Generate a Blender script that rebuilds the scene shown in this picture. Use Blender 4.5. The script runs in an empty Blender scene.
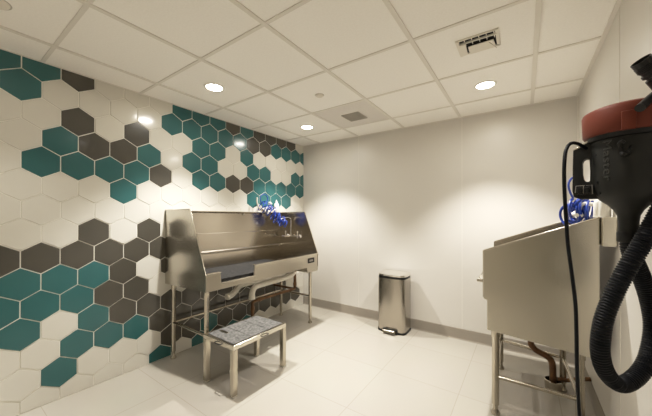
import bpy, bmesh, math, random
from mathutils import Vector, Matrix, noise
random.seed(7)
PI = math.pi
col = bpy.context.scene.collection
# ------------------------------------------------------------------ room measures (metres)
XL, XR, YB, YN, H = -2.694, 0.392, 3.315, -1.25, 2.355

# ------------------------------------------------------------------ materials
def mat(name, colr, rough=0.5, metal=0.0, spec=None, coat=0.0, bump=None, vary=None, stretch=None, rvar=None):
    m = bpy.data.materials.new(name); m.use_nodes = True
    nt = m.node_tree; b = nt.nodes['Principled BSDF']
    b.inputs['Base Color'].default_value = (*colr, 1)
    b.inputs['Roughness'].default_value = rough
    b.inputs['Metallic'].default_value = metal
    if spec is not None: b.inputs['Specular IOR Level'].default_value = spec
    if coat: b.inputs['Coat Weight'].default_value = coat; b.inputs['Coat Roughness'].default_value = 0.08
    if bump or vary or rvar:
        tc = nt.nodes.new('ShaderNodeTexCoord'); mp = nt.nodes.new('ShaderNodeMapping')
        nt.links.new(tc.outputs['Object'], mp.inputs['Vector'])
        if stretch: mp.inputs['Scale'].default_value = stretch
    if vary:   # (scale, second colour)
        n = nt.nodes.new('ShaderNodeTexNoise'); n.inputs['Scale'].default_value = vary[0]; n.inputs['Detail'].default_value = 4
        nt.links.new(mp.outputs[0], n.inputs['Vector'])
        r = nt.nodes.new('ShaderNodeValToRGB'); r.color_ramp.elements[0].position = .35; r.color_ramp.elements[1].position = .65
        r.color_ramp.elements[0].color = (*colr, 1); r.color_ramp.elements[1].color = (*vary[1], 1)
        nt.links.new(n.outputs['Fac'], r.inputs['Fac']); nt.links.new(r.outputs[0], b.inputs['Base Color'])
    if rvar:   # (scale, lo, hi)
        n = nt.nodes.new('ShaderNodeTexNoise'); n.inputs['Scale'].default_value = rvar[0]; n.inputs['Detail'].default_value = 3
        nt.links.new(mp.outputs[0], n.inputs['Vector'])
        r = nt.nodes.new('ShaderNodeMapRange'); r.inputs['To Min'].default_value = rvar[1]; r.inputs['To Max'].default_value = rvar[2]
        nt.links.new(n.outputs['Fac'], r.inputs['Value']); nt.links.new(r.outputs[0], b.inputs['Roughness'])
    if bump:   # (scale, strength, distance)
        n = nt.nodes.new('ShaderNodeTexNoise'); n.inputs['Scale'].default_value = bump[0]; n.inputs['Detail'].default_value = 3
        nt.links.new(mp.outputs[0], n.inputs['Vector'])
        bp = nt.nodes.new('ShaderNodeBump'); bp.inputs['Strength'].default_value = bump[1]; bp.inputs['Distance'].default_value = bump[2]
        nt.links.new(n.outputs['Fac'], bp.inputs['Height']); nt.links.new(bp.outputs[0], b.inputs['Normal'])
    return m
def emit(name, colr, s):
    m = bpy.data.materials.new(name); m.use_nodes = True; nt = m.node_tree
    b = nt.nodes['Principled BSDF']; b.inputs['Base Color'].default_value = (1, 1, 1, 1)
    b.inputs['Emission Color'].default_value = (*colr, 1); b.inputs['Emission Strength'].default_value = s
    return m
M = dict(
  paint=mat('warm_white_wall_panel', (.68, .655, .607), .36, vary=(1.3, (.69, .665, .617))),
  near_paint=mat('dark_beige_wall', (.42, .39, .33), .5),  # unseen near wall, darkened for its reflection in the right tub panel
  seam=mat('panel_seam', (.76, .73, .67), .4),
  ceil=mat('ceiling_tile', (.90, .875, .83), .85, bump=(160, .15, .002), vary=(90, (.93, .905, .86))),
  tbar=mat('ceiling_grid_bar', (.74, .71, .65), .5),
  grey_panel=mat('grey_ceiling_panel', (.68, .65, .61), .7, vary=(60, (.71, .68, .64))),
  grille=mat('grille_plastic', (.50, .47, .41), .6),
  white_pl=mat('white_plastic', (.80, .78, .72), .35),
  vent=mat('vent_paint', (.74, .70, .62), .5),
  dark=mat('dark_void', (.012, .011, .01), .8),
  grout=mat('light_grout', (.78, .76, .69), .8),
  t_white=mat('white_glazed_tile', (.66, .64, .575), .16, coat=.3, bump=(6, .05, .004)),
  t_teal=mat('teal_glazed_tile', (.026, .115, .118), .2, coat=.15, bump=(6, .05, .004), vary=(3, (.030, .128, .13))),
  t_brown=mat('charcoal_brown_tile', (.064, .059, .047), .22, coat=.25, bump=(6, .05, .004), vary=(3, (.073, .067, .054))),
  base=mat('grey_cove_base', (.30, .27, .225), .5),
  steel=mat('brushed_stainless', (.60, .56, .48), .3, 1.0, stretch=(1, 1, 60), rvar=(3, .26, .34)),
  steel_splash=mat('polished_stainless_splash', (.50, .455, .385), .2, 1.0, stretch=(90, 3, 3), rvar=(3, .14, .26)),
  steel_side=mat('satin_stainless_panel', (.54, .51, .45), .26, 1.0, bump=(2.2, .1, .012)),
  steel_panel=mat('dull_stainless_panel', (.70, .665, .575), .24, 1.0, bump=(1.6, .12, .02)),
  steel_leg=mat('stainless_tube', (.50, .46, .385), .2, 1.0),
  steel_edge=mat('bright_stainless_edge', (.68, .64, .56), .22, 1.0),
  chrome=mat('chrome', (.9, .88, .84), .16, 1.0),
  bin=mat('brushed_bin_steel', (.45, .42, .37), .2, 1.0, stretch=(9, 9, 1.2), rvar=(2, .16, .26), bump=(1.2, .25, .006)),
  black_pl=mat('black_plastic', (.006, .006, .006), .42, spec=.35),
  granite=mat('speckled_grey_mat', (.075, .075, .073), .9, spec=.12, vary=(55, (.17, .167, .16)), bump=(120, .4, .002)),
  granite_dark=mat('speckled_dark_grey_mat', (.010, .010, .010), .8, spec=.12, vary=(60, (.038, .037, .036)), bump=(120, .4, .002)),  # tub mat: same speckle as the stool mat in a darker tone
  copper=mat('aged_copper_pipe', (.20, .105, .048), .45, .6, vary=(14, (.11, .058, .028))),
  pvc=mat('white_pipe_wrap', (.86, .83, .76), .5, vary=(10, (.72, .69, .61))),
  blue=mat('blue_hose', (.008, .04, .30), .35, coat=.2),
  red=mat('brick_red_plastic', (.15, .030, .015), .5, spec=.3, bump=(40, .1, .001)),
  dryer=mat('charcoal_dryer_shell', (.013, .0135, .012), .5, spec=.35, bump=(70, .12, .0015)),
  letter=mat('raised_letter_highlight', (.045, .045, .042), .35),  # lighter than the shell: highlights on the raised letters put into the colour
  hose=mat('black_ribbed_hose', (.004, .005, .008), .5, spec=.22),
  lamp=emit('downlight_glow', (1, .90, .72), 22),
  plate_ink=mat('plate_print_grey', (.35, .33, .3), .5),
)
def floor_mat():
    m = mat('beige_porcelain_floor', (.56, .54, .49), .22)
    nt = m.node_tree; b = nt.nodes['Principled BSDF']
    tc = nt.nodes.new('ShaderNodeTexCoord'); mp = nt.nodes.new('ShaderNodeMapping')
    nt.links.new(tc.outputs['Object'], mp.inputs[0])
    mp.inputs['Location'].default_value = (1.58 + .297 * 8, -2.28 + .6 * 8, 0)
    br = nt.nodes.new('ShaderNodeTexBrick'); br.offset = 0; br.squash = 1
    br.inputs['Scale'].default_value = 1; br.inputs['Brick Width'].default_value = .594; br.inputs['Row Height'].default_value = .6
    br.inputs['Mortar Size'].default_value = .0026; br.inputs['Mortar Smooth'].default_value = .3
    br.inputs['Color1'].default_value = (.43, .402, .348, 1); br.inputs['Color2'].default_value = (.44, .412, .357, 1)
    br.inputs['Mortar'].default_value = (.345, .32, .27, 1)
    nt.links.new(mp.outputs[0], br.inputs['Vector'])
    br2 = nt.nodes.new('ShaderNodeTexNoise'); br2.inputs['Scale'].default_value = 2.5; nt.links.new(mp.outputs[0], br2.inputs['Vector'])
    mx = nt.nodes.new('ShaderNodeMix'); mx.data_type = 'RGBA'; mx.blend_type = 'MULTIPLY'; mx.inputs[0].default_value = .05
    nt.links.new(br.outputs['Color'], mx.inputs[6]); nt.links.new(br2.outputs['Color'], mx.inputs[7])
    nt.links.new(mx.outputs[2], b.inputs['Base Color'])
    mr = nt.nodes.new('ShaderNodeMapRange'); mr.inputs['To Min'].default_value = .2; mr.inputs['To Max'].default_value = .26
    nt.links.new(br2.outputs['Fac'], mr.inputs['Value']); nt.links.new(mr.outputs[0], b.inputs['Roughness'])
    return m
M['floor'] = floor_mat()

# ------------------------------------------------------------------ mesh builder
def V(*a): return Vector(a)
def catmull(pts, step):
    P = [Vector(p) for p in pts]; P = [P[0] * 2 - P[1]] + P + [P[-1] * 2 - P[-2]]
    out = []
    for i in range(1, len(P) - 2):
        n = max(2, int((P[i + 1] - P[i]).length / step))
        for k in range(n):
            t = k / n
            out.append(.5 * ((2 * P[i]) + (-P[i - 1] + P[i + 1]) * t + (2 * P[i - 1] - 5 * P[i] + 4 * P[i + 1] - P[i + 2]) * t * t + (-P[i - 1] + 3 * P[i] - 3 * P[i + 1] + P[i + 2]) * t ** 3))
    out.append(P[-2]); return out
class MB:
    def __init__(s): s.v = []; s.f = []; s.sm = []; s.mi = []
    def add(s, vs, fs, sm=False, mi=0):
        o = len(s.v); s.v += [Vector(v) for v in vs]
        for f in fs: s.f.append([i + o for i in f]); s.sm.append(sm); s.mi.append(mi)
        return s
    def box(s, x0, x1, y0, y1, z0, z1, mi=0):
        return s.add([(x, y, z) for z in (z0, z1) for x, y in ((x0, y0), (x1, y0), (x1, y1), (x0, y1))],
                     [(3, 2, 1, 0), (4, 5, 6, 7), (0, 1, 5, 4), (1, 2, 6, 5), (2, 3, 7, 6), (3, 0, 4, 7)], mi=mi)
    def prism(s, poly, org, ax, ay, ext, mi=0):     # 2-D polygon in the plane (ax, ay) at org, extruded by ext
        org, ax, ay, ext = map(Vector, (org, ax, ay, ext)); n = len(poly)
        a = [org + ax * p[0] + ay * p[1] for p in poly]; b = [p + ext for p in a]
        if ax.cross(ay).dot(ext) > 0: a, b = b, a
        a2 = a + b
        fs = [list(range(n)), list(range(2 * n - 1, n - 1, -1))] + [(i, i + n, (i + 1) % n + n, (i + 1) % n) for i in range(n)]
        return s.add(a2, fs, mi=mi)
    def tube(s, pts, r, seg=12, sm=True, cap=True, rf=None, mi=0):
        P = [Vector(p) for p in pts]; n = len(P)
        T = [(P[min(i + 1, n - 1)] - P[max(i - 1, 0)]).normalized() for i in range(n)]
        u = T[0].orthogonal().normalized(); vs = []; 
        for i in range(n):
            u = (u - T[i] * u.dot(T[i])).normalized(); w = T[i].cross(u)
            rr = r if rf is None else rf(i)
            vs += [P[i] + (u * math.cos(2 * PI * k / seg) + w * math.sin(2 * PI * k / seg)) * rr for k in range(seg)]
        fs = [(i * seg + k, i * seg + (k + 1) % seg, (i + 1) * seg + (k + 1) % seg, (i + 1) * seg + k) for i in range(n - 1) for k in range(seg)]
        s.add(vs, fs, sm, mi)
        if cap:
            o = len(s.v) - len(vs)
            s.f.append([o + k for k in range(seg - 1, -1, -1)]); s.sm.append(False); s.mi.append(mi)
            s.f.append([o + (n - 1) * seg + k for k in range(seg)]); s.sm.append(False); s.mi.append(mi)
        return s
    def lathe(s, prof, org=(0, 0, 0), axis=(0, 0, 1), seg=32, sm=True, mi=0):   # prof: (radius, height)
        org = Vector(org); a = Vector(axis).normalized(); u = a.orthogonal().normalized(); w = a.cross(u); vs = []
        for r, h in prof: vs += [org + a * h + (u * math.cos(2 * PI * k / seg) + w * math.sin(2 * PI * k / seg)) * max(r, 1e-5) for k in range(seg)]
        n = len(prof)
        return s.add(vs, [(i * seg + k, i * seg + (k + 1) % seg, (i + 1) * seg + (k + 1) % seg, (i + 1) * seg + k) for i in range(n - 1) for k in range(seg)], sm, mi)
    def bar(s, a, b, w, h, up=(0, 0, 1)):            # rectangular bar between two points
        a, b = Vector(a), Vector(b); t = (b - a).normalized(); x = t.cross(Vector(up)).normalized(); y = x.cross(t)
        return s.prism([(-w / 2, -h / 2), (w / 2, -h / 2), (w / 2, h / 2), (-w / 2, h / 2)], a, x, y, b - a)
    def build(s, name, m, parent=None, bevel=0, seg=2, loc=None):
        me = bpy.data.meshes.new(name); off = Vector((0, 0, 0))
        if parent is not None:
            q = parent
            while q is not None: off += q.location; q = q.parent
        elif loc is not None: off = Vector(loc)
        me.from_pydata([v - off for v in s.v], [], s.f)
        for p, sm, mi in zip(me.polygons, s.sm, s.mi): p.use_smooth = sm; p.material_index = mi
        for q in (m if isinstance(m, list) else [m]): me.materials.append(q)
        bm = bmesh.new(); bm.from_mesh(me); bmesh.ops.recalc_face_normals(bm, faces=bm.faces)
        for e in bm.edges:                      # keep crisp rims on smooth lathed parts
            if len(e.link_faces) == 2 and e.calc_face_angle(0) > .7: e.smooth = False
        bm.to_mesh(me); bm.free(); me.update()
        o = bpy.data.objects.new(name, me); col.objects.link(o)
        if parent is not None: o.parent = parent
        elif loc is not None: o.location = loc
        if bevel:
            b = o.modifiers.new('bevel', 'BEVEL'); b.width = bevel; b.segments = seg; b.limit_method = 'ANGLE'; b.angle_limit = .7
        return o
def empty(name, loc, label, cat, group=None):
    o = bpy.data.objects.new(name, None); col.objects.link(o); o.location = loc; o.empty_display_size = .1
    o['label'] = label; o['category'] = cat
    if group: o['group'] = group
    return o
def tag(o, label, cat, group=None):
    o['label'] = label; o['category'] = cat
    if group: o['group'] = group
    return o
def struct(o): o['kind'] = 'structure'; return o
def copy_tree(o, parent=None):
    c = o.copy(); col.objects.link(c); c.parent = parent
    for ch in [x for x in col.objects if x.parent == o]: copy_tree(ch, c)
    return c

# ------------------------------------------------------------------ camera
CF, YAW, PIT, ROL, HC = 284.77152, 0.61674, 0.00436, 0.0016, 1.29347
R0 = V(math.cos(YAW), math.sin(YAW), 0); F0 = V(-math.sin(YAW), math.cos(YAW), 0); Z0 = V(0, 0, 1)
Fd = F0 * math.cos(PIT) + Z0 * math.sin(PIT); U0 = -F0 * math.sin(PIT) + Z0 * math.cos(PIT)
Rd = R0 * math.cos(ROL) + U0 * math.sin(ROL); Ud = -R0 * math.sin(ROL) + U0 * math.cos(ROL)
cd = bpy.data.cameras.new('camera'); cam = bpy.data.objects.new('camera', cd); col.objects.link(cam)
cd.sensor_width = 36; cd.sensor_fit = 'HORIZONTAL'; cd.lens = CF / 652 * 36
cd.shift_x = 3.83 / 652; cd.shift_y = 7.895 / 652; cd.clip_start = .02
Mx = Matrix((Rd, Ud, -Fd)).transposed().to_4x4(); Mx.translation = (0, 0, HC); cam.matrix_world = Mx
bpy.context.scene.camera = cam

# ------------------------------------------------------------------ setting
struct(MB().box(XL - .1, XR + .1, YN - .1, YB + .1, -.08, 0).build('floor', M['floor']))
struct(MB().box(XL - .1, XR + .1, YN - .1, YB + .1, H, H + .06).build('ceiling', M['ceil']))
struct(MB().box(XL - .1, XR + .1, YB, YB + .1, 0, H).build('wall_back', M['paint']))
struct(MB().box(XR, XR + .1, YN, YB, 0, H).build('wall_right', M['paint']))
struct(MB().box(XL - .1, XR + .1, YN - .1, YN, 0, H).build('wall_near', M['near_paint']))
# hexagon tile wall: raised glazed tiles over a grout bed
HW, HR, HY, HZ = .19647, .16426, .87065, 1.66915
TEAL = {4: [-3, -2, 3, 4, 5, 7], 3: [-2.5, 2.5, 3.5, 4.5, 5.5, 6.5, 9.5, 10.5, 11.5, 12.5], 2: [4, 5, 7], 1: [-1.5, 1.5, 3.5, 4.5, 7.5, 8.5, 11.5, 12.5],
        0: [-2, -1, 0, 1, 4, 5, 8, 9, 10, 11, 12], -1: [.5, 7.5, 8.5, 9.5, 10.5], -5: [-3.5, -2.5, -1.5, -.5], -6: [-3, -2, -1],
        -7: [-2.5, -.5], -8: [-1, 0, 1], -9: [-1.5, 4.5], -10: [2, 4, 6, 7]}
BROWN = {4: [-1, 6, 8, 9, 10, 11], 3: [7.5, 8.5], 2: [-1, 1], 1: [-.5, .5], 0: [2, 6, 7], -1: [-3.5], -3: [-3.5, -.5, 1.5],
         -4: [-4, -3, -2, -1, 0, 1, 2], -5: [.5, 2.5, 3.5], -6: [0, 1], -7: [.5, 1.5, 2.5, 3.5, 4.5, 5.5, 6.5, 7.5, 8.5, 9.5],
         -8: [2, 3, 4, 5, 6, 7, 8, 9, 10], -9: [2.5, 3.5, 5.5, 6.5, 7.5, 8.5, 9.5, 10.5, 11.5], -10: [5]}
def clip(poly, y0, y1, z0, z1):
    for ax, lim, sg in ((0, y0, 1), (0, y1, -1), (1, z0, 1), (1, z1, -1)):
        out = []
        for i in range(len(poly)):
            a, b = poly[i], poly[(i + 1) % len(poly)]; da = (a[ax] - lim) * sg; db = (b[ax] - lim) * sg
            if da >= 0: out.append(a)
            if (da >= 0) != (db >= 0):
                t = da / (da - db); out.append((a[0] + (b[0] - a[0]) * t, a[1] + (b[1] - a[1]) * t))
        poly = out
        if len(poly) < 3: return None
    return poly
w = MB(); w.box(XL - .1, XL, YN, YB, 0, H, mi=0)
side = HR / 1.5
for k in range(-11, 6):
    for i2 in range(-24, 30):
        if (i2 - k) % 2: continue
        i = i2 / 2; cy = HY + HW * i; cz = HZ + HR * k; g0 = 1 - .0034 / HW * 1.6
        hexp = [(cy + HW / 2 * g0 * a, cz + side * g0 * b) for a, b in ((0, 1), (-1, .5), (-1, -.5), (0, -1), (1, -.5), (1, .5))]
        p = clip(hexp, YN + .002, YB - .004, .003, H - .002)
        if not p: continue
        mi = 2 if i in TEAL.get(k, ()) else 3 if i in BROWN.get(k, ()) else 1
        cyy = sum(a for a, b in p) / len(p); czz = sum(b for a, b in p) / len(p); n = len(p)
        tx, ty = random.gauss(0, .0008), random.gauss(0, .0008)   # hand-set tiles are never quite coplanar
        A = [(XL - .001, a, b) for a, b in p]
        B = [(XL + .0035 + tx * (a - cy) * 8 + ty * (b - cz) * 8, cyy + (a - cyy) * .985, czz + (b - czz) * .985) for a, b in p]
        w.add(A + B, [list(range(n, 2 * n))] + [(q, (q + 1) % n, (q + 1) % n + n, q + n) for q in range(n)], mi=mi)
struct(w.build('wall_left', [M['grout'], M['t_white'], M['t_teal'], M['t_brown']]))
struct(MB().prism([(0, 0), (.012, 0), (.006, .012), (.004, .112), (0, .118)], (XL + .004, YB, 0), (0, -1, 0), (0, 0, 1), (XR - XL - .006, 0, 0)).build('baseboard_back', M['base']))
struct(MB().prism([(0, 0), (.012, 0), (.006, .012), (.004, .112), (0, .118)], (XR, YN, 0), (-1, 0, 0), (0, 0, 1), (0, YB - YN, 0)).build('baseboard_right', M['base']))
# ceiling grid
g = MB(); bw = .013
CXS = [-.5487 + .61 * k for k in (-3, -2, -1, 0, 1)]; CYS = [2.3072 + .61 * k for k in range(-5, 2)]
for x in CXS: g.box(x - bw, x + bw, YN, YB, H - .007, H + .002)
for y in CYS: g.box(XL, XR, y - bw * .85, y + bw * .85, H - .005, H + .002)
g.box(XL, XL + .012, YN, YB, H - .007, H + .002); g.box(XR - .022, XR, YN, YB, H - .008, H + .002)
g.box(XL, XR, YB - .016, YB, H - .007, H + .002)
struct(g.build('trim_1', M['tbar']))
s_ = MB()
for x in (-.536, -1.765): s_.box(x - .0035, x + .0035, YB - .0015, YB, .118, H - .007)
struct(s_.build('trim_2', M['seam']))
s_ = MB(); s_.box(XR - .0015, XR, 2.024, 2.031, .118, H - .007); s_.box(XR - .012, XR, YB - .012, YB, .118, H - .007)
s_.box(XR - .0015, XR, .80, .807, .118, H - .007)
struct(s_.build('trim_3', M['seam']))

# ------------------------------------------------------------------ ceiling fittings
def downlight(x, y, label):
    t = empty('ceiling_downlight', (x, y, H), label, 'ceiling light', 'round recessed downlights')
    MB().lathe([(.062, -.001), (.064, -.006), (.078, -.004), (.082, 0)], (x, y, H), seg=40).build('trim_ring', M['white_pl'], t)
    MB().lathe([(.0001, -.0035), (.062, -.0035), (.063, -.001)], (x, y, H), seg=40).build('lens', M['lamp'], t)
    return t
def lamp(x, y, e, cone=95, wide=1):
    for kind in ('SPOT', 'AREA')[:1 + wide]:  # wide area lamp adds ambient fill to the spot beam
        l = bpy.data.lights.new('downlight_and_fill', kind); l.color = (1, .945, .875)
        if kind == 'SPOT': l.spot_size = math.radians(cone); l.spot_blend = .6; l.shadow_soft_size = .02; l.energy = e * SPOT_K
        else: l.shape = 'DISK'; l.size = .12; l.energy = e * AREA_K; l.spread = math.radians(170)
        o = bpy.data.objects.new('downlight_and_fill', l); col.objects.link(o); o.location = (x, y, H - .012)
SPOT_K, AREA_K = 8.3, .19
downlight(-2.065, 1.385, 'glowing round downlight in ceiling above near end of left tub, left of the others')
downlight(-2.085, 2.630, 'glowing round downlight in ceiling nearest the far left corner of room')
downlight(-.252, 2.613, 'glowing round downlight in ceiling in front of the louvred vent, right side')
for x, y, e in ((-2.065, 1.385, 15), (-2.085, 2.63, 14), (-.252, 2.613, 14), (-.252, 1.25, 3.5), (-2.10, .22, 3)): lamp(x, y, e)  # first three sit at the fittings; last two are assumed dim lamps without fittings
for x, y in ((-2.0, -.72), (-.9, -.72)): lamp(x, y, 12, 70, 0)  # added unseen fill lamps behind the camera; their floor bounce brightens the ceiling

t = empty('ceiling_vent', (-.228, 1.95, H), 'small white louvred vent with a loose hanging flap in ceiling tile', 'vent')
x0, x1, y0, y1 = -.338, -.115, 1.862, 2.045; z = H
m = MB(); fw = .018
m.box(x0, x1, y0 - .002, y0 + .006, z - .010, z); m.box(x0, x1, y1 - fw, y1, z - .010, z)
m.box(x0, x0 + fw, y0, y1, z - .012, z); m.box(x1 - fw, x1, y0, y1, z - .010, z)
m.build('frame', M['vent'], t, .002)
MB().box(x0 + .01, x1 - .01, y0 + .004, y1 - .01, z - .0025, z - .0005).build('dark_opening', M['dark'], t)
m = MB(); m.box(x0 + .01, x1 - .008, 1.897, 1.905, z - .012, z - .003)
for k in range(5): m.box(x0 + .045 + k * .038, x0 + .049 + k * .038, y0 + .004, 1.935, z - .009, z - .003)
m.build('louvre', M['vent'], t)
MB().prism([(x0 + .06, 1.935), (x1 - .030, 1.935), (x1 - .022, 2.028), (x0 + .056, 2.028)], (0, 0, z - .020), (1, 0, 0), (0, 1, 0), (0, 0, .004)).build('flap', M['vent'], t, .001)
MB().prism([(x0 + .018, 1.90), (x0 + .05, 1.905), (x0 + .046, 2.028), (x0 + .018, 2.028)], (0, 0, z - .016), (1, 0, 0), (0, 1, 0), (0, 0, .003)).build('side_flap', M['vent'], t)
MB().tube([(x1 - .055, 1.945, z - .02), (x1 - .02, 2.035, z - .022)], .0022, 6).build('bent_wire', M['grille'], t)

t = empty('exhaust_grille', (-1.464, 2.612, H), 'grey ceiling panel with small square mesh exhaust grille in its centre', 'vent')
MB().box(-1.7687 + .015, -1.1587 - .015, 2.3072 + .013, 2.9172 - .013, H - .003, H + .001).build('panel', M['grey_panel'], t)
m = MB(); gx0, gx1, gy0, gy1 = -1.552, -1.357, 2.53, 2.74
for k in range(14):
    xx = gx0 + (gx1 - gx0) * k / 13; m.box(xx - .002, xx + .002, gy0, gy1, H - .010, H - .003)
    yy = gy0 + (gy1 - gy0) * k / 13; m.box(gx0, gx1, yy - .002, yy + .002, H - .010, H - .003)
m.build('mesh_grille', M['grille'], t)
MB().box(gx0, gx1, gy0, gy1, H - .0045, H - .003).build('backing', M['grille'], t)

def sprinkler(x, y, label, r=.036):
    t = empty('sprinkler_cap', (x, y, H), label, 'sprinkler', 'flush sprinkler caps')
    MB().lathe([(.0001, -.012), (r * .8, -.011), (r * .95, -.006), (r, 0)], (x, y, H), seg=32).build('cap', M['vent'], t)
    MB().lathe([(r, -.001), (r * 1.06, -.003), (r * 1.12, 0)], (x, y, H), seg=32).build('rim', M['grille'], t)
sprinkler(-1.452, 2.005, 'flush round sprinkler cap between the downlights and the grey grille panel')
sprinkler(-2.13, .205, 'flush round sprinkler cap in top left corner of ceiling', .055)

# ------------------------------------------------------------------ left grooming tub
tub = empty('grooming_tub', (-2.37, 2.07, 0), 'long stainless steel dog washing tub on legs along the hexagon tile wall', 'wash tub')
S = M['steel']
yA, yB_ = 1.30, 2.80; xw = XL + .006
prof = [(xw, .682), (xw, 1.345), (xw + .012, 1.357), (-2.278, 1.357), (-2.045, .828), (-2.045, .695)]
def side_panel(y0, y1, name='side_panel', m=M['steel_side']):
    return MB().prism([(p[0] + (.02 if p[1] > 1.35 and p[0] > -2.4 and y0 > 2 else 0), p[1]) for p in prof], (0, y0, 0), (1, 0, 0), (0, 0, 1), (0, y1 - y0, 0)).build(name, m, tub, .002)
pl = side_panel(yA, yA + .006); pr = side_panel(yB_ - .006, yB_, m=M['steel_splash'])
for nm, yy in (('edge_trim', yA), ('edge_trim', yB_)):
    dx = .02 if yy > 2 else 0; pts = [(xw, yy, 1.357), (-2.276 + dx, yy, 1.358), (-2.271 + dx, yy, 1.350), (-2.042, yy, .83)]
    MB().tube(pts, .0048, 8).build(nm, M['steel_edge'], tub)
MB().prism([(xw, .91), (xw, 1.355), (xw + .05, 1.355), (xw + .05, 1.345), (xw + .022, 1.335), (xw + .024, 1.125), (xw + .0265, 1.12), (xw + .030, .942), (xw + .040, .932), (xw + .040, .91)],
   (0, yA + .006, 0), (1, 0, 0), (0, 0, 1), (0, yB_ - yA - .012, 0)).build('backsplash', M['steel_splash'], tub, .002)
m = MB(); m.prism([(xw + .02, .695), (xw + .02, .91), (xw + .045, .91), (xw + .06, .715), (-2.075, .715), (-2.075, .695)], (0, yA + .006, 0), (1, 0, 0), (0, 0, 1), (0, yB_ - yA - .012, 0))
m.build('basin', M['steel_splash'], tub, .002)
ap = [(yA + .002, .692), (yA + .002, .832), (1.44, .832), (1.447, .745), (1.80, .745), (1.806, .842), (yB_, .852), (yB_, .645), (2.60, .645), (2.59, .705)]
MB().prism(ap, (-2.062, 0, 0), (0, 1, 0), (0, 0, 1), (.012, 0, 0)).build('front_apron', S, tub, .003)
m = MB()
for a, b in ((ap[1], ap[2]), (ap[3], ap[4]), (ap[5], ap[6])):
    m.bar((-2.060, a[0], a[1] + .001), (-2.060, b[0] + (.003 if b is ap[6] else 0), b[1] + .001), .034, .010)
m.build('rolled_lip', M['steel_edge'], tub, .003)
# end gusset behind the apron at the far end
MB().prism([(-2.30, .70), (-2.062, .70), (-2.062, .65), (-2.27, .65)], (0, 2.60, 0), (1, 0, 0), (0, 0, 1), (0, .006, 0)).build('gusset', S, tub)
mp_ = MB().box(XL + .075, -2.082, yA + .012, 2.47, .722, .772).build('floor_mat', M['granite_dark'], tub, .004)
o = MB().box(-2.05, -2.046, 2.605, 2.725, .755, .812).build('maker_plate', M['black_pl'], tub, .001)
m = MB(); m.box(-2.046, -2.0455, 2.63, 2.70, .772, .795)
m.build('plate_face', M['plate_ink'], o)
def leg(x, y, ztop, root, r=.019, foot=True):
    m = MB().lathe([(r * 1.25, 0), (r * 1.3, .012), (r * .72, .03), (r * .72, .06), (r, .065), (r, ztop - .075), (r * 1.18, ztop - .07), (r * 1.18, ztop)], (x, y, 0), seg=20)
    return m.build('leg', M['steel_leg'], root)
LG = [(-2.62, 1.345), (-2.095, 1.34), (-2.62, 2.76), (-2.14, 2.765)]
for x, y in LG: leg(x, y, .70, tub)
for a, b in (((-2.62, 1.345), (-2.62, 2.76)), ((-2.62, 1.345), (-2.095, 1.34)), ((-2.62, 2.76), (-2.14, 2.765))):
    MB().tube([(*a, .33), (*b, .33)], .0125, 12).build('cross_rail', M['steel_leg'], tub)
# faucet on the inside of the far end panel
fy = yB_ - .006
fc = MB(); fc.tube([(-2.54, fy - .035, 1.05), (-2.34, fy - .035, 1.05)], .011, 12)
for x in (-2.54, -2.34): fc.tube([(x, fy, 1.05), (x, fy - .035, 1.05)], .014, 12); fc.lathe([(.024, 0), (.02, .008)], (x, fy, 1.05), (0, -1, 0), 16)
fo = fc.build('faucet', M['chrome'], tub)
for x, dx in ((-2.54, -.03), (-2.34, .085)):
    m = MB(); m.tube([(x, fy - .035, 1.03), (x, fy - .035, 1.095)], .012, 12); m.lathe([(.0001, .03), (.012, .026), (.014, .01), (.014, 0)], (x, fy - .035, 1.09), seg=16)
    m.tube([(x, fy - .05, 1.045), (x + dx, fy - .07, 1.045 + .005)], .007, 8, rf=lambda i: (.006, .010)[i]); m.build('handle', M['chrome'], fo)
MB().tube(catmull([(-2.45, fy - .035, 1.05), (-2.45, fy - .035, 1.15), (-2.45, fy - .036, 1.255), (-2.452, fy - .06, 1.283), (-2.455, fy - .12, 1.285), (-2.46, fy - .19, 1.272), (-2.462, fy - .20, 1.262)], .012), .0085, 12).build('spout', M['chrome'], fo)
m = MB(); m.lathe([(.014, 0), (.014, .02), (.010, .022), (.010, .028)], (-2.45, fy - .035, 1.065), seg=16); m.build('spout_nut', M['chrome'], fo)
# spring latch studs on the splash
for y in (1.50, 2.17): MB().lathe([(.008, 0), (.008, .015), (.0001, .018)], (xw + .022, y, 1.325), (1, 0, 0), 12).build('stud', M['chrome'], tub)

# plumbing under the left tub
def pipe(name, pts, r, m, label, cat='pipe', collars=()):
    q = MB(); q.tube(catmull(pts, .015), r, 16); base = Vector(pts[-1])
    for c, ax, rr, hh in collars: q.lathe([(rr * .92, -hh / 2), (rr, -hh / 2 + .003), (rr, hh / 2 - .003), (rr * .92, hh / 2)], c, ax, 20)
    o = q.build(name, m, loc=base); return tag(o, label, cat)
pipe('drain_pipe', [(-2.36, 2.72, .60), (-2.36, 2.64, .565), (-2.36, 2.50, .557), (-2.36, 2.15, .55), (-2.36, 2.075, .535), (-2.36, 2.045, .49), (-2.36, 2.04, .42)], .030, M['pvc'],
     'white wrapped drain pipe under the left tub, in front, bending down to copper pipe', collars=[((-2.36, 2.42, .556), (0, 1, 0), .034, .06), ((-2.36, 2.04, .44), (0, 0, 1), .034, .04)])
pipe('drain_pipe', [(-2.50, 2.70, .60), (-2.50, 2.60, .575), (-2.50, 2.2, .562), (-2.50, 2.05, .56), (-2.50, 1.98, .545), (-2.50, 1.93, .50), (-2.50, 1.88, .475), (-2.50, 1.83, .47)], .030, M['pvc'],
     'white wrapped drain pipe under the left tub, rear one with an open grey end', collars=[((-2.50, 1.845, .47), (0, 1, .1), .034, .03)])
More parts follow.
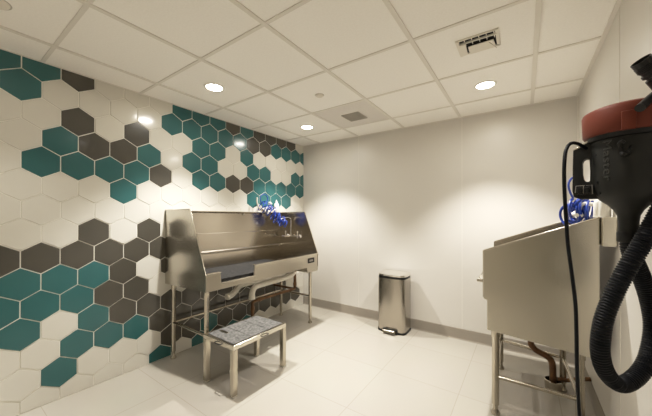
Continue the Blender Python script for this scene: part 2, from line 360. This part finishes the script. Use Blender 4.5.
cp = empty('copper_supply_pipe', (-2.36, 2.70, 0), 'brown copper pipework running level and down to the floor beneath the left tub', 'pipe')
MB().tube(catmull([(-2.36, 2.735, .68), (-2.36, 2.735, .48), (-2.36, 2.732, .41), (-2.36, 2.70, .393), (-2.36, 2.4, .393), (-2.36, 2.12, .393), (-2.36, 2.055, .38), (-2.36, 2.05, .34), (-2.36, 2.05, .0)], .02), .017, 14).build('pipe_run', M['copper'], cp)
MB().tube([(-2.36, 2.70, .40), (-2.62, 2.70, .40), (-2.69, 2.70, .40)], .014, 12).build('wall_branch', M['copper'], cp)
for c, a in (((-2.36, 2.735, .45), (0, 0, 1)), ((-2.36, 2.66, .393), (0, 1, 0)), ((-2.36, 2.15, .393), (0, 1, 0)), ((-2.36, 2.05, .32), (0, 0, 1))): MB().lathe([(.018, -.02), (.022, -.018), (.022, .018), (.018, .02)], c, a, 16).build('fitting', M['copper'], cp)
t = tag(MB().box(-2.6905, -2.60, 2.90, 3.10, .50, .60).build('junction_box', M['white_pl'], loc=None, bevel=.004), 'small white wall box under the far end of the left tub', 'box')

# ------------------------------------------------------------------ step stool
st = empty('step_stool', (-1.88, 1.57, 0), 'low steel step stool with grey speckled non-slip top in front of left tub', 'stool')
sx0, sx1, sy0, sy1, sz = -2.062, -1.69, 1.292, 1.845, .372
m = MB()
m.box(sx0, sx1, sy0, sy0 + .025, sz - .035, sz); m.box(sx0, sx1, sy1 - .025, sy1, sz - .035, sz)
m.box(sx0, sx0 + .025, sy0 + .025, sy1 - .025, sz - .035, sz); m.box(sx1 - .025, sx1, sy0 + .025, sy1 - .025, sz - .035, sz)
m.build('top_frame', M['steel_edge'], st, .003)
yy = [sy0 + .022, sy0 + .19, sy0 + .365, sy1 - .022]
for k in range(3): MB().box(sx0 + .022, sx1 - .022, yy[k] + .002, yy[k + 1] - .002, sz - .02, sz + .004).build('tread_mat', M['granite'], st, .003)
MB().box(sx0 + .06, sx0 + .155, sy0 + .10, sy0 + .128, sz + .003, sz + .008).build('bright_strip', M['steel_edge'], st, .001)
for x in (sx0, sx1 - .04):
    for y in (sy0, sy1 - .04):
        l = MB().box(x, x + .04, y, y + .04, .008, sz - .034).build('leg', M['steel_leg'], st, .003)
        MB().box(x - .001, x + .041, y - .001, y + .041, 0, .009).build('foot_cap', M['grille'], l, .002)
def grip(c, d, nrm):
    c, d, nrm = Vector(c), Vector(d), Vector(nrm); q = MB()
    q.tube(catmull([c - d * .035, c - d * .03 + nrm * .014, c + nrm * .017, c + d * .03 + nrm * .014, c + d * .035], .006), .004, 8)
    return q.build('grip', M['black_pl'], st)
grip((sx0 + .20, sy0, sz - .018), (1, 0, 0), (0, -1, 0)); grip((sx1, sy0 + .30, sz - .018), (0, 1, 0), (1, 0, 0))

# ------------------------------------------------------------------ pedal bin
bn = empty('pedal_bin', (-1.215, 3.16, 0), 'brushed steel rectangular pedal bin standing against the plain back wall', 'trash can')
def bin_plan(gg=0.0, n=10):
    x0, x1, y0, y1 = -1.385, -1.062, 3.055, 3.27; r = .045; P = []
    for cx, cy, a0 in ((x1 - r, y1 - r * .4, 0), (x0 + r, y1 - r * .4, 90), (x0 + r, y0 + r, 180), (x1 - r, y0 + r, 270)):
        rr = r
        for k in range(n + 1):
            a = math.radians(a0 + 90 * k / n); ry = rr if a0 >= 180 else rr * .4
            P.append((cx + rr * math.cos(a), cy + ry * math.sin(a)))
    out = []
    for k in range(len(P)):
        a, b = P[k], P[(k + 1) % len(P)]; out.append(a)
        if abs(a[1] - b[1]) < .002 and abs(a[0] - b[0]) > .1:
            for j in range(1, 12): t_ = j / 12; out.append((a[0] + (b[0] - a[0]) * t_, a[1]))
    # bowed front
    xc = (x0 + x1) / 2; hw = (x1 - x0) / 2
    out = [(x, y - (.022 * (1 - ((x - xc) / hw) ** 2) if y < (y0 + y1) / 2 else 0)) for x, y in out]
    yc = (y0 + y1) / 2; hy = (y1 - y0) / 2
    return [(xc + (x - xc) * (1 + gg / hw), yc + (y - yc) * (1 + gg / hy)) for x, y in out]
def loft(levels, cap=True, sm=True):
    q = MB(); n = len(levels[0][0]); vs = [(x, y, z if not callable(z) else z(x, y)) for pl, z in levels for x, y in pl]
    q.add(vs, [(i * n + k, i * n + (k + 1) % n, (i + 1) * n + (k + 1) % n, (i + 1) * n + k) for i in range(len(levels) - 1) for k in range(n)], sm)
    if cap:
        o = len(vs) - n; q.f.append(list(range(n - 1, -1, -1))); q.sm.append(False); q.mi.append(0)
        q.f.append([o + k for k in range(n)]); q.sm.append(False); q.mi.append(0)
    return q
loft([(bin_plan(.004), 0), (bin_plan(.005), .022)]).build('base', M['black_pl'], bn)
loft([(bin_plan(0), .022), (bin_plan(0), .32), (bin_plan(0), .606)]).build('body', M['bin'], bn)
loft([(bin_plan(-.003), .606), (bin_plan(-.003), .634)]).build('lid_gap', M['black_pl'], bn)
sl = lambda x, y: .655 + .012 * (y - 3.05) / .2
loft([(bin_plan(.0), .630), (bin_plan(.0), lambda x, y: sl(x, y) - .004), (bin_plan(-.012), sl), (bin_plan(-.03), lambda x, y: sl(x, y) - .003), (bin_plan(-.1), lambda x, y: sl(x, y) - .006)]).build('lid', M['chrome'], bn)
MB().box(-1.305, -1.135, 3.020, 3.06, .0, .05).build('pedal_recess', M['black_pl'], bn, .006)
MB().prism([(-.075, 0), (.075, 0), (.068, .03), (-.068, .03)], (-1.22, 2.975, .02), (1, 0, 0), (0, 0.35, .9), (0, .045, -.002)).build('pedal', M['steel_leg'], bn, .005)

# ------------------------------------------------------------------ right grooming tub
tr = empty('small_grooming_tub', (.09, 2.5, 0), 'short high-sided stainless steel washing tub on tube legs by right wall', 'wash tub')
P2 = M['steel_panel']; ya, yb = 2.10, 2.935
pf = [(-.214, 1.078), (.330, 1.293), (.330, .530), (-.194, .574), (-.194, .762), (-.214, .772)]
MB().prism(pf, (0, ya, 0), (1, 0, 0), (0, 0, 1), (0, .008, 0)).build('side_panel', P2, tr, .003)
MB().prism(pf, (0, yb - .008, 0), (1, 0, 0), (0, 0, 1), (0, .008, 0)).build('side_panel', M['steel_splash'], tr, .003)
for yy_ in (ya + .002, yb - .004): MB().tube([(-.214, yy_, .78), (-.215, yy_, 1.078), (-.21, yy_, 1.082), (.33, yy_, 1.295)], .0045, 8).build('edge_trim', M['steel_edge'], tr)
MB().prism([(-.214, .772), (-.214, .92), (-.206, .92), (-.206, .772), (-.186, .762), (-.186, .6), (-.194, .6), (-.194, .762)], (0, ya + .008, 0), (1, 0, 0), (0, 0, 1), (0, yb - ya - .016, 0)).build('front_panel', P2, tr)
MB().prism([(-.19, .574), (.33, .53), (.33, .545), (-.19, .59)], (0, ya + .008, 0), (1, 0, 0), (0, 0, 1), (0, yb - ya - .016, 0)).build('basin', P2, tr)
MB().box(.322, .33, ya + .008, yb - .008, .53, 1.293).build('backsplash', M['steel_splash'], tr)
MB().box(.333, XR - .004, 2.055, yb, 1.143, 1.296).build('back_channel', P2, tr, .003)
MB().box(-.255, -.212, ya + .02, ya + .16, .872, .892).build('front_ledge', M['steel_edge'], tr, .003)
MB().tube([(-.246, ya + .06, .888), (-.216, ya + .06, .945)], .002, 8).build('ledge_brace', M['steel_edge'], tr)
L2 = [(-.155, 2.20), (-.165, 2.88), (.262, 2.20), (.235, 2.78)]
for x, y in L2: leg(x, y, .575 if x < 0 else .55, tr, .021)
for a, b, zz in ((L2[0], L2[2], .245), (L2[1], L2[3], .245), (L2[2], L2[3], .245), (L2[0], L2[1], .245)):
    MB().tube([(*a, zz), (*b, zz)], .0125 if zz else .01, 12).build('cross_rail', M['steel_leg'], tr)
cp2 = empty('copper_drain_pipe', (.18, 2.75, 0), 'bent brown copper drain pipe dropping into a floor cup under the right tub', 'pipe')
MB().tube(catmull([(.043, 2.75, .56), (.043, 2.75, .34), (.045, 2.75, .305), (.075, 2.75, .27), (.125, 2.75, .25), (.158, 2.75, .228), (.172, 2.75, .19), (.175, 2.75, .10), (.175, 2.75, .03)], .012), .022, 16).build('drain_bend', M['copper'], cp2)
MB().lathe([(.040, 0), (.050, .004), (.056, .075), (.050, .078), (.046, .01)], (.178, 2.75, 0), seg=24).build('floor_cup', M['steel_leg'], cp2)
MB().tube(catmull([(.20, 2.75, .09), (.26, 2.76, .095), (.30, 2.77, .11), (.35, 2.77, .13), (.388, 2.77, .14)], .015), .014, 12).build('wall_branch', M['copper'], cp2)
MB().lathe([(.020, -.02), (.027, -.018), (.027, .018), (.020, .02)], (.043, 2.75, .40), seg=16).build('fitting', M['copper'], cp2)
tag(MB().box(-.02, .31, 2.68, 2.90, .0, .004).build('floor_drain_plate', M['base'], bevel=.001), 'brownish flat drain plate set on the floor under the right tub', 'drain')

# ------------------------------------------------------------------ blue coiled hoses and bottles
def coil(c0, c1, r, turns, wob=.3, k0=0):
    c0, c1 = Vector(c0), Vector(c1); a = (c1 - c0).normalized(); u = a.orthogonal().normalized(); w_ = a.cross(u); n = int(turns * 14); out = []
    for i in range(n + 1):
        t_ = i / n; an = 2 * PI * turns * t_ + k0; rr = r * (1 + wob * math.sin(an * .37 + k0))
        out.append(c0.lerp(c1, t_) + (u * math.cos(an) + w_ * math.sin(an)) * rr)
    return out
hl = empty('coiled_hose', (-2.58, 2.5, 1.36), 'blue coiled spray hose hooked over the back edge of the left tub', 'hose', None)
pts = coil((-2.60, 2.38, 1.44), (-2.57, 2.52, 1.37), .046, 4, .5)
pts2 = coil((-2.58, 2.44, 1.41), (-2.50, 2.56, 1.30), .050, 5, .5, 1.3)
pts3 = coil((-2.52, 2.50, 1.31), (-2.45, 2.66, 1.21), .046, 7, .45, 2.1)
MB().tube(catmull(pts, .012), .0068, 8).build('upper_coil', M['blue'], hl)
MB().tube(catmull(pts2, .012), .0068, 8).build('middle_coil', M['blue'], hl)
MB().tube(catmull(pts3 + [V(-2.46, fy - .2, 1.262)], .010), .0068, 8).build('lower_coil', M['blue'], hl)
ring = [V(-2.60, 2.435 + .062 * math.cos(a_ / 16 * 2 * PI), 1.515 + .058 * math.sin(a_ / 16 * 2 * PI)) for a_ in range(17)]
MB().tube(ring, .0055, 8).build('hanging_loop', M['blue'], hl)
MB().tube(catmull([(-2.61, 2.33, 1.53), (-2.60, 2.325, 1.46), (-2.59, 2.35, 1.40), (-2.58, 2.40, 1.36)], .01), .009, 10).build('hook', M['grille'], hl)
def sprayer(c, d, up, name='spray_head', root=hl, s=1.0):
    c, d, up = Vector(c), Vector(d).normalized(), Vector(up).normalized(); q = MB()
    q.lathe([(.0001, 0), (.028 * s, 0), (.03 * s, .012 * s), (.014 * s, .035 * s), (.012 * s, .06 * s)], c, d, 20)
    q.tube(catmull([c + d * .03 * s, c + d * .07 * s, c + d * .09 * s - up * .03 * s, c + d * .10 * s - up * .11 * s], .01), .012 * s, 12)
    return q.build(name, M['white_pl'], root)
sprayer((-2.575, 2.40, 1.37), (.0, .6, .5), (0, 0, 1)); sprayer((-2.59, 2.53, 1.47), (0, -.4, -.8), (0, -1, .2), s=.9)
def bottle(x, y, z, label, s=1.0, pump=True, rx=1.0):
    t = empty('shampoo_bottle', (x, y, z), label, 'bottle')
    MB().lathe([(.0001, 0), (.026 * s, 0), (.028 * s, .004), (.028 * s, .085 * s), (.022 * s, .10 * s), (.011 * s, .108 * s)], (x, y, z), seg=24).build('bottle_body', M['white_pl'], t)
    MB().lathe([(.012 * s, .106 * s), (.013 * s, .122 * s), (.006 * s, .126 * s), (.006 * s, .142 * s), (.0001, .143 * s)], (x, y, z), seg=16).build('cap', M['white_pl'], t)
bottle(-2.655, 2.705, 1.356, 'small white plastic bottle on the left tub ledge right of blue hose', 1.15)
bottle(.360, 2.16, 1.297, 'white bottle on right tub ledge, nearest the wall, partly behind the dryer', .9)
bottle(.360, 2.30, 1.297, 'white bottle on right tub ledge beside blue hose, farther of two', .95)
hr = empty('coiled_hose', (.29, 2.45, 1.3), 'blue coiled spray hose piled on the right tub behind the dryer', 'hose')
MB().tube(catmull(coil((.235, 2.45, 1.31), (.30, 2.50, 1.32), .058, 6, .3), .012), .0075, 8).build('lower_coil', M['blue'], hr)
MB().tube(catmull(coil((.25, 2.45, 1.35), (.345, 2.42, 1.345), .042, 6, .4, 1.0), .012), .0075, 8).build('middle_coil', M['blue'], hr)
MB().tube(catmull(coil((.27, 2.46, 1.40), (.32, 2.42, 1.36), .036, 4, .3, 2.0), .012), .0075, 8).build('upper_coil', M['blue'], hr)
MB().tube(catmull([(.26, 2.45, 1.42), (.245, 2.45, 1.46), (.238, 2.45, 1.51), (.255, 2.45, 1.55), (.285, 2.45, 1.55), (.31, 2.46, 1.50), (.30, 2.46, 1.42)], .01), .0065, 8).build('hanging_loop', M['blue'], hr)
sprayer((.275, 2.42, 1.305), (.2, -.2, .9), (-.5, 0, .2), root=hr)

# ------------------------------------------------------------------ wall-hung dog dryer
DX, DY = .271, 1.302
fr = V(-DX, -DY, 0).normalized(); rt = V(-fr.y, fr.x, 0)      # the dryer's own front and right hand sides
if rt.x < 0: rt = -rt
def dp(a, b, z): return V(DX, DY, z) + rt * a + fr * b
def onr(r, ang, z): return V(DX, DY, z) + (fr * math.cos(ang) + rt * math.sin(ang)) * r
dr = empty('force_dryer', (DX, DY, 1.3), 'large black dog grooming dryer with brick red collar hanging on right wall', 'dryer')
MB().lathe([(.0232, 1.222), (.0238, 1.28), (.026, 1.300), (.034, 1.317), (.048, 1.335), (.064, 1.348), (.076, 1.362), (.083, 1.385), (.086, 1.42), (.088, 1.54)], (DX, DY, 0), seg=56).build('body', M['dryer'], dr)
MB().lathe([(.094, 1.553), (.104, 1.555), (.108, 1.561), (.110, 1.626), (.107, 1.634), (.096, 1.640), (.03, 1.648), (.0001, 1.649)], (DX, DY, 0), seg=56).build('red_collar', M['red'], dr)
MB().lathe([(.087, 1.538), (.095, 1.541), (.099, 1.554), (.094, 1.5545)], (DX, DY, 0), seg=56).build('seal_band', M['black_pl'], dr)
tb = MB(); n = 5; A0, A1 = -.12, .14; vs = []
for r in (.108, .117):
    for k in range(n + 1):
        an = A0 + (A1 - A0) * k / n; vs += [onr(r, an, 1.551), onr(r, an, 1.606)]
nn = 2 * (n + 1); fs = []
for k in range(n):
    a = nn + 2 * k; fs.append((a, a + 2, a + 3, a + 1)); fs += [(2 * k + 1, a + 1, a + 3, 2 * k + 3), (2 * k, 2 * k + 2, a + 2, a)]
fs += [(0, nn, nn + 1, 1), (nn - 2, nn - 1, 2 * nn - 1, 2 * nn - 2)]
tb.add(vs, fs); tb.build('collar_latch', M['red'], dr, .0015)
MB().lathe([(.0240, 1.214), (.0275, 1.219), (.0275, 1.245), (.0245, 1.250)], (DX, DY, 0), seg=32).build('hose_cuff', M['black_pl'], dr)
# D-shaped handle with a real opening
hd = MB()
outer = [(-.074, 1.556), (-.088, 1.552), (-.102, 1.543), (-.118, 1.537), (-.130, 1.526), (-.1315, 1.46), (-.1325, 1.385), (-.129, 1.364), (-.112, 1.356), (-.062, 1.356)]
inner = [(-.089, 1.490), (-.096, 1.493), (-.103, 1.490), (-.107, 1.480), (-.1065, 1.440), (-.104, 1.424), (-.099, 1.416), (-.093, 1.413), (-.088, 1.416), (-.0875, 1.45)]
th = .020
n = len(outer)
vs = [dp(a, s_1 * th + .006, z) for s_1 in (1, -1) for a, z in outer] + [dp(a, s_1 * th * .95 + .006, z) for s_1 in (1, -1) for a, z in inner]
fs = [(k, (k + 1) % n, n + (k + 1) % n, n + k) for k in range(n)] + [(2 * n + k, 3 * n + k, 3 * n + (k + 1) % n, 2 * n + (k + 1) % n) for k in range(n)]
fs += [(k, 2 * n + k, 2 * n + (k + 1) % n, (k + 1) % n) for k in range(n)] + [(n + k, n + (k + 1) % n, 3 * n + (k + 1) % n, 3 * n + k) for k in range(n)]
hd.add(vs, fs); ho = hd.build('handle', M['dryer'], dr, .006, 3)
sw = MB(); sw.bar(dp(-.123, .028, 1.386), dp(-.079, .034, 1.386), .030, .008, up=fr); ho2 = sw.build('switch_plate', M['black_pl'], dr, .002)
for a in (-.112, -.094): MB().bar(dp(a - .007, .036, 1.385), dp(a + .007, .037, 1.385), .018, .010, up=fr).build('rocker_switch', M['black_pl'], ho2, .002)
q = MB()
for a0, a1, z in ((-.122, -.100, 1.401), (-.096, -.084, 1.400)): q.bar(dp(a0, .0345, z), dp(a1, .0355, z), .0018, .0018, up=fr)
q.bar(dp(-.122, .0345, 1.401), dp(-.124, .0345, 1.378), .0018, .0018, up=fr); q.bar(dp(-.103, .0365, 1.400), dp(-.103, .0365, 1.374), .0018, .0018, up=fr); q.bar(dp(-.082, .037, 1.402), dp(-.081, .037, 1.372), .0018, .0018, up=fr)
q.build('switch_markings', M['plate_ink'], ho2)
MB().tube([dp(-.128, .022, 1.526), dp(-.104, .026, 1.540), dp(-.090, .026, 1.552)], .004, 8).build('edge_highlight', M['steel_edge'], ho)  # bright rod stands in for the highlight along the handle top
for a, z in ((-.072, 1.497), (-.070, 1.408), (-.064, 1.372)):
    r_ = .0865 if z > 1.4 else .080; an = math.asin(a / r_)
    MB().lathe([(.0001, .002), (.0045, .0015), (.0045, -.002)], onr(r_, an, z), fr * math.cos(an) + rt * math.sin(an), 10).build('screw', M['black_pl'], dr)
# lettering moulded down the shell
cu = bpy.data.curves.new('raised_lettering', 'FONT'); cu.body = 'Master'; cu.size = .032; cu.extrude = .0012; cu.resolution_u = 3; cu.space_character = 1.08
tmp = bpy.data.objects.new('raised_lettering', cu); col.objects.link(tmp)
bpy.context.view_layer.update(); dg = bpy.context.evaluated_depsgraph_get()
me = bpy.data.meshes.new_from_object(tmp.evaluated_get(dg)); bpy.data.objects.remove(tmp)
wid = max(v.co.x for v in me.vertices)
for v in me.vertices:
    x, y, zz = v.co; an = -.66 + y / .088; z = 1.537 - x * (.128 / wid)
    v.co = onr((.0865 + (z - 1.42) * .0167) + zz, an, z) - V(DX, DY, 1.3)
me.materials.append(M['letter']); lt = bpy.data.objects.new('raised_lettering', me); col.objects.link(lt); lt.parent = dr
# carrying clip on the shell
q = MB(); q.tube(catmull([onr(.087, -.18, 1.500), onr(.098, -.20, 1.514), onr(.102, -.12, 1.522), onr(.098, -.07, 1.515)], .006), .004, 8)
q.tube(catmull([onr(.087, -.04, 1.484), onr(.098, .02, 1.492), onr(.092, .06, 1.506)], .006), .004, 8)
q.tube(catmull([onr(.087, -.16, 1.488), onr(.098, -.11, 1.482), onr(.094, -.03, 1.482), onr(.087, .03, 1.492)], .006), .005, 8); q.build('clip', M['black_pl'], dr)
# wall bracket that carries the dryer
br = empty('wall_bracket', (XR, 1.36, 1.6), 'black steel bracket holding the dryer and hose nozzle on the right wall', 'bracket')
MB().box(XR - .006, XR, 1.33, 1.47, 1.55, 1.80).build('wall_plate', M['black_pl'], br, .003)
MB().bar((XR - .005, 1.38, 1.665), (.285, 1.33, 1.655), .03, .012).build('arm', M['black_pl'], br, .003)
def cam_pt(px, py, Z):               # bearings read off the room survey, turned into room coordinates
    return V(0, 0, HC) + (Fd + Rd * ((px - 322.17) / CF) + Ud * ((215.895 - py) / CF)) * Z
MB().tube(catmull([V(XR - .004, 1.36, 1.74), V(.375, 1.30, 1.72), cam_pt(664, 88, .88), cam_pt(652, 97, .82), cam_pt(640, 108, .79)], .01), .0115, 12).build('hook_arm', M['black_pl'], br)
# ribbed hose: off the dryer neck, round the loop and up to the nozzle
HP = [(628.6, 236, .906), (630, 247, .906), (634, 260, .915), (641, 276, .93), (649, 300, .935), (653, 328, .93), (648, 358, .91), (637, 376, .90), (621, 384.5, .89), (607, 374, .88), (600, 352, .87),
      (603, 322, .862), (614, 293, .858), (629, 265, .852), (644, 240, .845), (659, 213, .835), (673, 184, .82), (682, 150, .80), (683, 118, .80), (674, 95, .80), (662, 81, .80)]
pp = catmull([cam_pt(*p) for p in HP], .0018)
acc = [0]
for i in range(1, len(pp)): acc.append(acc[-1] + (pp[i] - pp[i - 1]).length)
ho_ = empty('ribbed_hose', tuple(cam_pt(621, 384, .89)), 'thick black ribbed air hose hanging in a loop beneath the dryer', 'hose')
MB().tube(pp, .0235, 20, rf=lambda i: .0226 + .0016 * math.cos(2 * PI * acc[i] / .0082)).build('hose_tube', M['hose'], ho_)
nz = MB(); a, b = cam_pt(662, 84, .80), cam_pt(640.5, 60.5, .80); ax = (b - a).normalized(); L = (b - a).length
nz.lathe([(.020, -.01), (.022, 0), (.022, L * .30), (.017, L * .33), (.017, L * .40), (.0225, L * .42), (.0225, L * .50), (.019, L * .53), (.0195, L * .60), (.0215, L * .62), (.0225, L), (.020, L), (.017, L * .75), (.0001, L * .7)], a, ax, 28)
for k in range(4): nz.lathe([(.0216, 0), (.0232, .001), (.0232, .0025), (.0216, .0035)], a + ax * (L * .64 + k * .0045), ax, 28)
nz.build('nozzle', M['black_pl'], ho_)
# power cord
CP = [(589, 150, .97), (583, 146.5, .95), (577, 143.5, .93), (570.5, 143.5, .92), (566, 150, .91), (564.3, 165, .90), (564.3, 185, .90), (565.5, 210, .90), (568, 245, .89), (572, 275, .88), (575.5, 305, .88), (576.5, 335, .88), (577, 370, .88), (578.5, 400, .88), (581, 440, .88), (586, 500, .88), (600, 610, .90)]
tag(MB().tube(catmull([cam_pt(*p) for p in CP], .012), .0052, 10).build('power_cord', M['hose'], loc=tuple(cam_pt(600, 610, .90))), 'thin black power cord hanging from the dryer handle to the floor', 'cord')

# ------------------------------------------------------------------ world and colour
wd = bpy.data.worlds.new('world'); bpy.context.scene.world = wd; wd.use_nodes = True
wd.node_tree.nodes['Background'].inputs[0].default_value = (1, .93, .8, 1); wd.node_tree.nodes['Background'].inputs[1].default_value = .3
vs_ = bpy.context.scene.view_settings; vs_.view_transform = 'Standard'; vs_.look = 'None'; vs_.exposure = 0.16; vs_.gamma = 1.0
# soft highlight shoulder, as a phone camera's tone curve gives
vs_.use_curve_mapping = True; cm = vs_.curve_mapping; cm.use_clip = False; cm.extend = 'EXTRAPOLATED'
cc = cm.curves[3]; cc.points[0].location = (0, 0); cc.points[1].location = (1, .95)
for p_ in ((.1, .138), (.4, .535), (.6, .715), (.75, .815)): cc.points.new(*p_)
cm.update()
bpy.context.scene.cycles.max_bounces = 10; bpy.context.scene.cycles.diffuse_bounces = 6; bpy.context.scene.cycles.glossy_bounces = 5
